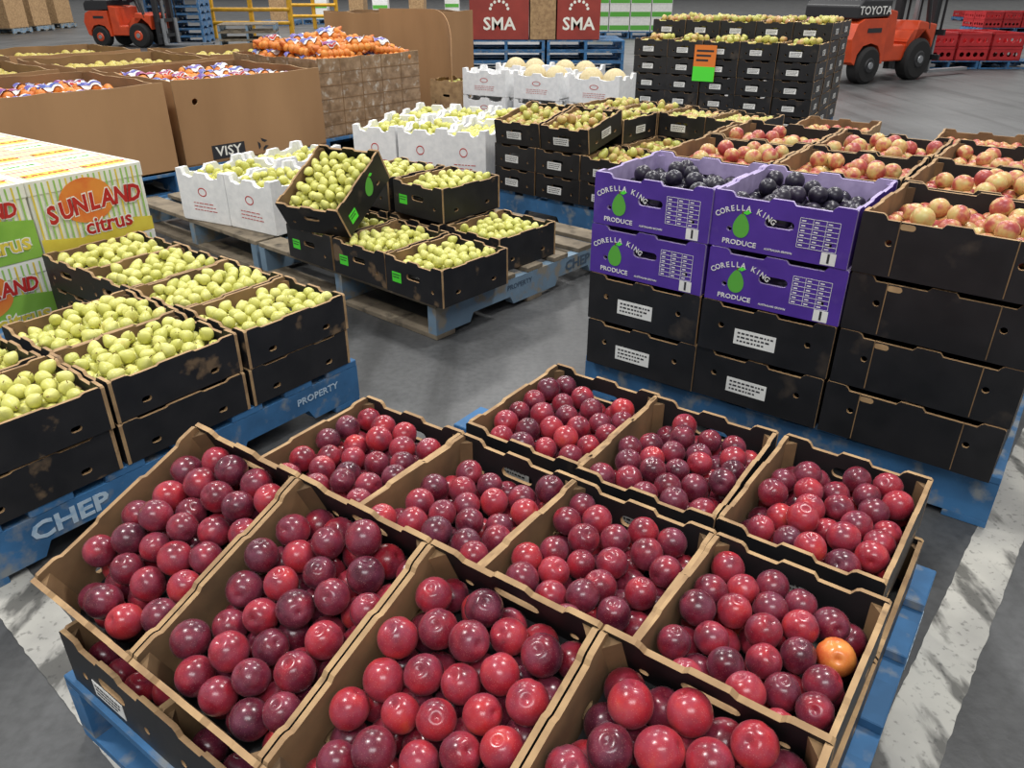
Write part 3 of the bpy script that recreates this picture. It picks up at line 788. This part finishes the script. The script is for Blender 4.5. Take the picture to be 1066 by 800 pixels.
for st_ in ('bluestrip', 'purplestrip', 'bluestrip'):
    lb = MB(); k = len(bags)
    drape(lb, -.065, .065, -.042, .042, M['white'], -.002); drape(lb, -.065, .065, -.03+.008*k, .015+.008*k, M[st_], .001)
    if k == 1: drape(lb, -.03, .05, .03, .04, M['redink'], .001)
    bags.append([('oranges', og_me, None, []), ('bag_label', lb.mesh('bag_label'), None, [])])
citrus = MB()
def place_bin(corner, ang, tm, lab, content, half=.55, h=.52, blab=''):
    d = Vector((math.cos(ang), math.sin(ang))); n = Vector((-d.y, d.x))
    c = Vector(corner)-d*half+n*half
    inst(bluep_tm, 'pallet', 'blue pallet under '+lab, 'pallet', T(c.x, c.y) @ Rz(ang) @ Matrix.Diagonal((.95, .95, 1, 1)))
    inst(tm, 'cardboard_bin', lab, 'bin', T(c.x, c.y, .151) @ Rz(ang))
    rg = random.Random(int(c.x*100))
    def bag(x, y, z, tl=.15):
        p = c+d*x+n*y
        inst(rg.choice(bags), 'net_bag', f'netted bag of oranges heaped in {blab}', 'bag of oranges', T(p.x, p.y, z) @ Rz(ang+rg.choice((0, 3.14))+rg.uniform(-.35, .35)) @ Matrix.Rotation(rg.uniform(-tl, tl), 4, 'X') @ Matrix.Rotation(rg.uniform(-tl, tl), 4, 'Y'), f'bags of oranges in {blab}')
    if content in ('bags', 'bagheap'):
        for a in range(4):
            for b_ in range(5):
                x = -.345+.23*a+rg.uniform(-.01, .01); y = -.40+.2*b_+rg.uniform(-.01, .01)
                bag(x, y, .151+h-.115+rg.uniform(-.02, .02)+(.05 if content == 'bagheap' else 0), .1)
        if content == 'bagheap':
            for a in range(3):
                for b_ in range(4):
                    bag(-.27+.26*a, -.36+.23*b_, .151+h+.02+rg.uniform(-.01, .02), .3)
            bag(-.1, -.1, .151+h+.08, .3); bag(.12, .12, .151+h+.085, .3)
    elif content == 'citrus':
        for a in range(12):
            for b_ in range(12):
                p = c+d*(-.48+.087*a+rg.uniform(-.01, .01))+n*(-.48+.087*b_+rg.uniform(-.01, .01))
                citrus.sph((p.x, p.y, .151+h-.10+rg.uniform(-.02, .02)), .045, GRAPE, 8, 6)
av = R(49.3)
place_bin((-1.372, 5.865), av, binl, 'brown cardboard bin with printed maker mark and bagged oranges', 'bags', blab='the bin with the printed mark')
place_bin((-2.10, 4.93), av, binp, 'brown cardboard bin at the left edge filled with bagged oranges', 'bags', blab='the left edge bin')
place_bin((-.74, 6.90), R(52), binw, 'plastic-wrapped carton bin with a tall heap of bagged oranges', 'bagheap', h=.56, blab='the plastic-wrapped bin')
place_bin((-2.37, 6.70), av, binp, 'brown bin of pale citrus behind the bin with printed mark', 'citrus')
place_bin((-3.15, 5.75), av, binp, 'brown bin of pale citrus behind the left edge bin', 'citrus')
place_bin((-1.80, 7.80), av, binp, 'brown bin of pale citrus left of the plastic-wrapped bin', 'citrus')
place_bin((-3.40, 7.65), av, binp, 'brown bin of pale citrus farthest back at the left', 'citrus')
place_bin((-.42, 9.1), R(55), bint, 'tall open brown bin right of the heaped oranges', 'none', h=.8)
solid('citrus_fruit', citrus, 'pale yellow citrus filling the far brown bins', 'citrus', kind='stuff')
sh = MB(); n = 24; pts = []
for k in range(n+1):
    a = k/n*1.15; q = max(0, a-.45)
    pts.append((a-.35*q*q, .02*math.sin(a*3)-.75*q*q))
vs = []
for i, (x, y) in enumerate(pts):
    zt = 1.0-.36*max(0, (i/n-.5)/.5)**2
    for z in (0, zt): vs += [(x, y, z), (x, y+.014, z)]
fs = []
for k in range(n):
    a = k*4; b_ = a+4
    fs += [[a, b_, b_+2, a+2], [a+1, a+3, b_+3, b_+1], [a+2, b_+2, b_+3, a+3], [a, a+1, b_+1, b_]]
fs += [[0, 2, 3, 1], [n*4, n*4+1, n*4+3, n*4+2]]
sh.add(vs, fs, M['bin'])
solid('cardboard_flap', sh, 'curved upright sheet of brown cardboard beside the wrapped bin', 'cardboard sheet', T(-1.25, 8.02, 0.0) @ Rz(R(-26)))

ms = [(-.15, 7.0), (.28, 6.75), (.72, 6.5), (.12, 7.45), (.55, 7.2), (.93, 7.6)]
inst(bluep_tm, 'pallet', 'blue pallet under the white foam boxes of melons', 'pallet', T(.32, 7.2) @ Rz(R(-30)))
for k, (x, y) in enumerate(ms):
    for z in range(2):
        if k == 5: continue
        X = T(x, y, .151+.214*z) @ Rz(R(-30))
        inst(foamC, 'foam_box', f'white foam box, {["lower","upper"][z]}, {["first","second","third"][k%3]} in the {["front","back"][k//3]} row of melon boxes', 'foam box', X, 'foam boxes of melons')
    for a in (-.09, .09):
        if k in (0, 5): continue
        solid('rockmelon', MB().sph((0, 0, 0), .098, MELON, 18, 12), f'round netted beige melon, {["left","right"][a > 0]} one in the {["first","second","third"][k%3]} {["front","back"][k//3]} foam box', 'melon', X @ T(a*1.1, .0, .2-.045), 'melons in the foam boxes')
X = T(-.50, 7.40, .151) @ Rz(R(-30)); inst(carton(.34, .34, .3, 'kraft', 'kraft_in', liner=.2), 'kraft_carton', 'open kraft carton of yellow fruit left of the melon boxes', 'carton', X)
fill(X, .34, .34, .2, .035, .275, 'pear', 'yellow fruit in the open kraft carton left of the melons', 'fruit', 'yellow fruit left of the melons', 700)

# ------------------------------------------------------------------ background goods
x0, y0 = P(520, 76)
for k in range(2):
    for z in range(3):
        inst(bluep_tm, 'pallet', f'empty blue pallet, {["lowest","middle","top"][z]} of the {["left","right"][k]} pile under the red lettered cartons', 'pallet', T(x0+.1+1.2*k, y0+.6, .152*z))
def sma_tm(w, m, txt):
    b = MB().box(-w/2, w/2, -.45, .45, 0, .72, m, b=.004)
    sub = []
    if txt:
        p = MB(); p.text('SMA', .24, M['cream'], wallM(0, .452) @ T(0, .21, 0), 1.05, off=.02)
        for k in range(7): a = math.pi*k/6; p.panel(ell(.13*math.cos(a), .42+.1*math.sin(a), .022, .022, 10), [], .001, M['cream'], M['cream'], M['cream'], wallM(0, .452))
        sub = [('printed_logo', p.mesh('printed_logo'), None, [])]
    return [('body', b.mesh('body'), None, sub)]
for k, (dx, w_, m, tx, l) in enumerate([(-.10, .88, M['smared'], True, 'wide brick red carton with large pale lettering, left of its row'), (.55, .38, M['kraft'], False, 'plain kraft carton between the two lettered cartons'), (1.08, .64, M['smared'], True, 'brick red carton with large pale lettering, right of its row')]):
    inst(sma_tm(w_, m, tx), 'lettered_carton' if tx else 'plain_carton', l, 'carton', T(x0+.1+dx, y0+.5, .46))
def wg_tm():
    b = MB().box(-.25, .25, -.2, .2, 0, .3, M['white'], b=.003); p = MB().box(-.24, .24, -.204, -.2, .03, .14, M['greenink'])
    return [('body', b.mesh('body'), None, [('printed_band', p.mesh('printed_band'), None, [])])]
wg = wg_tm(); x, y = P(655, 40)
for q in (-.6, .6): inst(bluep_tm, 'pallet', f'blue pallet far back under green and white cartons, {"left" if q<0 else "right"}', 'pallet', T(x+q, y+.5))
for k in range(4):
    for z in range(3):
        inst(wg, 'banded_carton', 'small white carton with a green band, far back behind the tallest stack', 'carton', T(x-.78+.52*k, y+.3, .152+.303*z), 'white and green cartons far back')
x, y = P(420, 26)
o7 = ["first", "second", "third", "fourth", "fifth", "sixth", "seventh"]
kb = sma_tm(.5, M['kraft'], False)
for k in range(7):
    for z in range(2):
        inst(wg if k % 2 else kb, 'stacked_carton', f'far carton at the top edge above the bagged oranges, {o7[k]} along, {["lower","upper"][z]}', 'carton', T(x-4+1.1*k, y+(k % 3), .151+.722*z if not k % 2 else .151+.303*z), 'cartons along the top edge')
    inst(bluep_tm, 'pallet', f'far pallet at the top edge, {o7[k]} along', 'pallet', T(x-4+1.1*k, y+(k % 3)) @ Matrix.Diagonal((.9, .9, 1, 1)), 'pallets along the top edge')
x, y = P(192, 44)
for z in range(9):
    inst(bluep_tm, 'pallet', f'empty blue pallet in the pile beside the left forklift, {["lowest","second","third","fourth","fifth","sixth","seventh","eighth","top"][z]}', 'pallet', T(x, y, .152*z) @ Rz(R(8)), 'pallets beside the left forklift')
x, y = P(262, 48)
for z in range(3):
    inst(wood_tm, 'pallet', f'empty wooden pallet, {["lowest","middle","top"][z]} of the pile by the yellow rails', 'pallet', T(x, y, .152*z) @ Rz(R(12)))
kc = sma_tm(.8, M['kraft'], False)
for k in range(3):
    x, y = P(-4+26*k, 36-3*k)
    inst(wood_tm, 'pallet', f'wooden pallet at the far left corner, {o7[k]} along', 'pallet', T(x+.0, y+.5) @ Matrix.Diagonal((.8, .8, 1, 1)), 'goods at the far left')
    inst(kc, 'plain_carton', f'plain brown carton at the far left corner, {o7[k]} along', 'carton', T(x, y+.5, .151), 'goods at the far left')
def rail(xa, xb, ypx, lab):
    (ax, ay), (bx, by) = P(xa, ypx), P(xb, ypx)
    r = []
    for k in range(3):
        b = MB(); q = k/2; b.box(ax+(bx-ax)*q-.05, ax+(bx-ax)*q+.05, ay-.05, ay+.05, 0, 1.0, M['yellowpaint'], b=.01); r.append(('post', b.mesh('post'), None, []))
    for z in (.35, .65, .95):
        b = MB(); b.tube((ax, ay-.06, z), (bx, by-.06, z), .045, .045, M['yellowpaint'], 10); r.append(('rail', b.mesh('rail'), None, []))
    inst(r, 'guard_rail', lab, 'guard rail', Matrix.Identity(4), 'yellow guard rails')
rail(225, 305, 40, 'yellow steel guard rail behind the wooden pallet pile'); rail(305, 352, 30, 'shorter yellow guard rail farther right and back')

def crate_tm():
    b = MB(); W, L, H = .5, .55, .2
    b.box(-W/2, W/2, -L/2, L/2, 0, .015, M['redplastic'])
    rim = MB()
    for k, (ww, dd) in enumerate(((W, L/2), (L, W/2), (W, L/2), (L, W/2))):
        b.panel([(-ww/2, 0), (ww/2, 0), (ww/2, H-.02), (-ww/2, H-.02)], [slot(q*ww*.2, H*.45, ww*.15, .07, 4) for q in (-1.6, -.55, .55, 1.6)], .01, M['redplastic'], M['redplastic'], M['redplastic'], wallM(k*math.pi/2, dd-.005))
        rim.panel([(-ww/2-.005, H-.03), (ww/2+.005, H-.03), (ww/2+.005, H), (-ww/2-.005, H)], [], .02, M['redplastic'], M['redplastic'], M['redplastic'], wallM(k*math.pi/2, dd-.005))
    return [('body', b.mesh('body'), None, []), ('rim', rim.mesh('rim'), None, [])]
crt = crate_tm()
for g, (px, py, nx, nzv) in enumerate([(1010, 72, 3, 2), (1052, 34, 4, 2), (1030, 22, 3, 1)]):
    x, y = P(px, py)
    for k in range(2): inst(bluep_tm, 'pallet', f'pallet under the {["near","second","farthest"][g]} red crates, {["left","right"][k]}', 'pallet', T(x-.35+.95*k, y+.6) @ Matrix.Diagonal((.8, 1, .8, 1)), 'pallets under the red crates')
    for k in range(nx):
        for z in range(nzv):
            for dpt in range(2):
                inst(crt, 'plastic_crate', f'red plastic crate, {["near","second","farthest"][g]} group, {["bottom","middle","top"][z]} layer, {o4[k]} along, {["front","rear"][dpt]}', 'crate', T(x-.55+.53*k, y+.3+.57*dpt, .122+.202*z), 'red plastic crates')

def forklift_tm(text=False):
    O, D, G, K = M['orangepaint'], M['darkmetal'], M['grey'], M['tyre']
    parts = []
    def side(o, t, m):
        b = MB(); b.panel(o, [], t, m, m, m, BASE); return b
    cw = side([(-.98, .30), (-.90, .26), (-.88, .40), (-.78, .51), (-.62, .54), (-.46, .50), (-.37, .38), (-.35, .26), (-.30, .26), (-.33, .86), (-.84, .86), (-.97, .80), (-1.05, .6)], .98, O)
    slit = MB(); slit.box(-1.03, -1.0, -.3, .3, .62, .66, D); slit.box(-.75, -.45, -.494, -.488, .68, .74, D)
    parts.append(('counterweight', cw.mesh('counterweight', .04, 4), None, [('vent_slot', slit.mesh('vent_slot'), None, [])]))
    hd = side([(-.98, .86), (-.30, .88), (-.28, 1.10), (-.9, 1.10), (-.98, 1.02)], .94, D)
    sub = []
    if text:
        p = MB(); p.text('TOYOTA', .15, M['white'], T(-.63, -.474, .96) @ BASE, 1.1); sub = [('printed_name', p.mesh('printed_name'), None, [])]
    parts.append(('hood', hd.mesh('hood', .02), None, sub))
    ch = side([(-.30, .28), (.20, .28), (.22, .55), (.36, .68), (.62, .68), (.78, .55), (.85, .42), (.88, .76), (.45, .82), (.35, .5), (-.05, .5), (-.1, .95), (-.30, .98)], .9, O); parts.append(('chassis', ch.mesh('chassis', .02), None, []))
    st = side([(-.3, 1.12), (-.02, 1.1), (0, 1.2), (-.22, 1.22), (-.32, 1.62), (-.4, 1.62)], .45, D); parts.append(('seat', st.mesh('seat', .02), None, []))
    for sx, sy in ((-.62, -1), (-.62, 1), (.5, -1), (.5, 1)):
        r = .25 if sx < 0 else .29
        b = MB(); b.tube((sx, sy*.34, r), (sx, sy*.50, r), r, r, K, 28); b.tube((sx, sy*.50, r), (sx, sy*.53, r), r, r*.86, K, 28)
        h = MB(); h.tube((sx, sy*.53, r), (sx, sy*.545, r), r*.42, r*.36, D if text else O, 16); h.tube((sx, sy*.545, r), (sx, sy*.56, r), r*.2, r*.18, G, 12)
        parts.append(('wheel', b.mesh('wheel'), None, [('hub', h.mesh('hub'), None, [])]))
    gd = MB()
    for sy in (-.42, .42):
        gd.tube((-.75, sy, 1.0), (-.6, sy, 2.05), .035, .035, D, 8); gd.tube((.7, sy, .7), (.4, sy, 2.05), .035, .035, D, 8); gd.tube((-.6, sy, 2.05), (.4, sy, 2.05), .035, .035, D, 8)
    for k in range(6): gd.tube((-.6+.2*k, -.42, 2.05), (-.6+.2*k, .42, 2.05), .02, .02, D, 8)
    parts.append(('overhead_guard', gd.mesh('overhead_guard'), None, []))
    ma = MB()
    for sy in (-.3, .3): ma.box(.9, 1.02, sy-.05, sy+.05, .08, 2.1, D)
    for z in (.3, 1.1, 2.0): ma.box(.93, .99, -.3, .3, z, z+.08, D)
    ma.tube((.96, 0, .1), (.96, 0, 1.9), .04, .04, G, 10); parts.append(('mast', ma.mesh('mast'), None, []))
    cg = MB(); cg.box(1.03, 1.07, -.48, .48, .25, .33, D); cg.box(1.03, 1.07, -.48, .48, .6, .68, D)
    for q in (-.4, -.2, 0, .2, .4): cg.box(1.04, 1.06, q-.015, q+.015, .6, 1.15, D)
    parts.append(('carriage', cg.mesh('carriage'), None, []))
    for sy in (-.28, .28):
        f = MB(); f.box(1.07, 1.11, sy-.05, sy+.05, .08, .68, G); f.box(1.07, 2.1, sy-.05, sy+.05, .06, .1, G); parts.append(('fork', f.mesh('fork'), None, []))
    sw = MB(); sw.tube((.35, 0, .7), (.18, 0, 1.15), .03, .03, D, 8); sw.tube((.19, 0, 1.14), (.16, 0, 1.18), .17, .17, D, 16); parts.append(('steering_wheel', sw.mesh('steering_wheel'), None, []))
    return parts
x, y = P(132, 50); inst(forklift_tm(), 'forklift', 'orange forklift far back at the left beside the blue pallet pile', 'forklift', T(x, y+.5) @ Rz(R(-12)) @ Matrix.Scale(.82, 4))
x, y = P(906, 86); inst(forklift_tm(True), 'forklift', 'orange forklift behind the tallest black stack, with white maker lettering', 'forklift', T(x+.10, y+.5) @ Rz(R(30)) @ Matrix.Scale(.93, 4))
flush()

# ------------------------------------------------------------------ lights, world, camera
wd = bpy.data.worlds.new('World'); S.world = wd; wd.use_nodes = True
bg = wd.node_tree.nodes['Background']; bg.inputs[0].default_value = (1, .99, .97, 1); bg.inputs[1].default_value = .52
def area(x, y, z, sx, sy, p, col=(1, .98, .95)):
    l = bpy.data.lights.new('lamp', 'AREA'); l.shape = 'RECTANGLE'; l.size = sx; l.size_y = sy; l.energy = p; l.color = col
    o = bpy.data.objects.new('ceiling_lamp', l); C.objects.link(o); o.location = (x, y, z)
for x, y in ((-3, 1.5), (2.5, 3), (-2, 7), (4, 9), (0, 14), (-8, 15), (9, 16)): area(x, y, 6.5, 1.2, .5, 225)
area(0, -2.5, 5, 3, 1.5, 160, (.98, .99, 1))
for x, y in ((-6, 24), (6, 26), (0, 40)): area(x, y, 7.5, 4, 4, 900)
cam = bpy.data.cameras.new('Camera'); co = bpy.data.objects.new('Camera', cam); C.objects.link(co)
co.location = (0, 0, CAMH); co.rotation_euler = (R(90)-PIT, 0, 0)
cam.sensor_width = 36; cam.lens = 800/1066*36; cam.clip_end = 300; cam.clip_start = .02
S.camera = co
S.view_settings.view_transform = 'Standard'
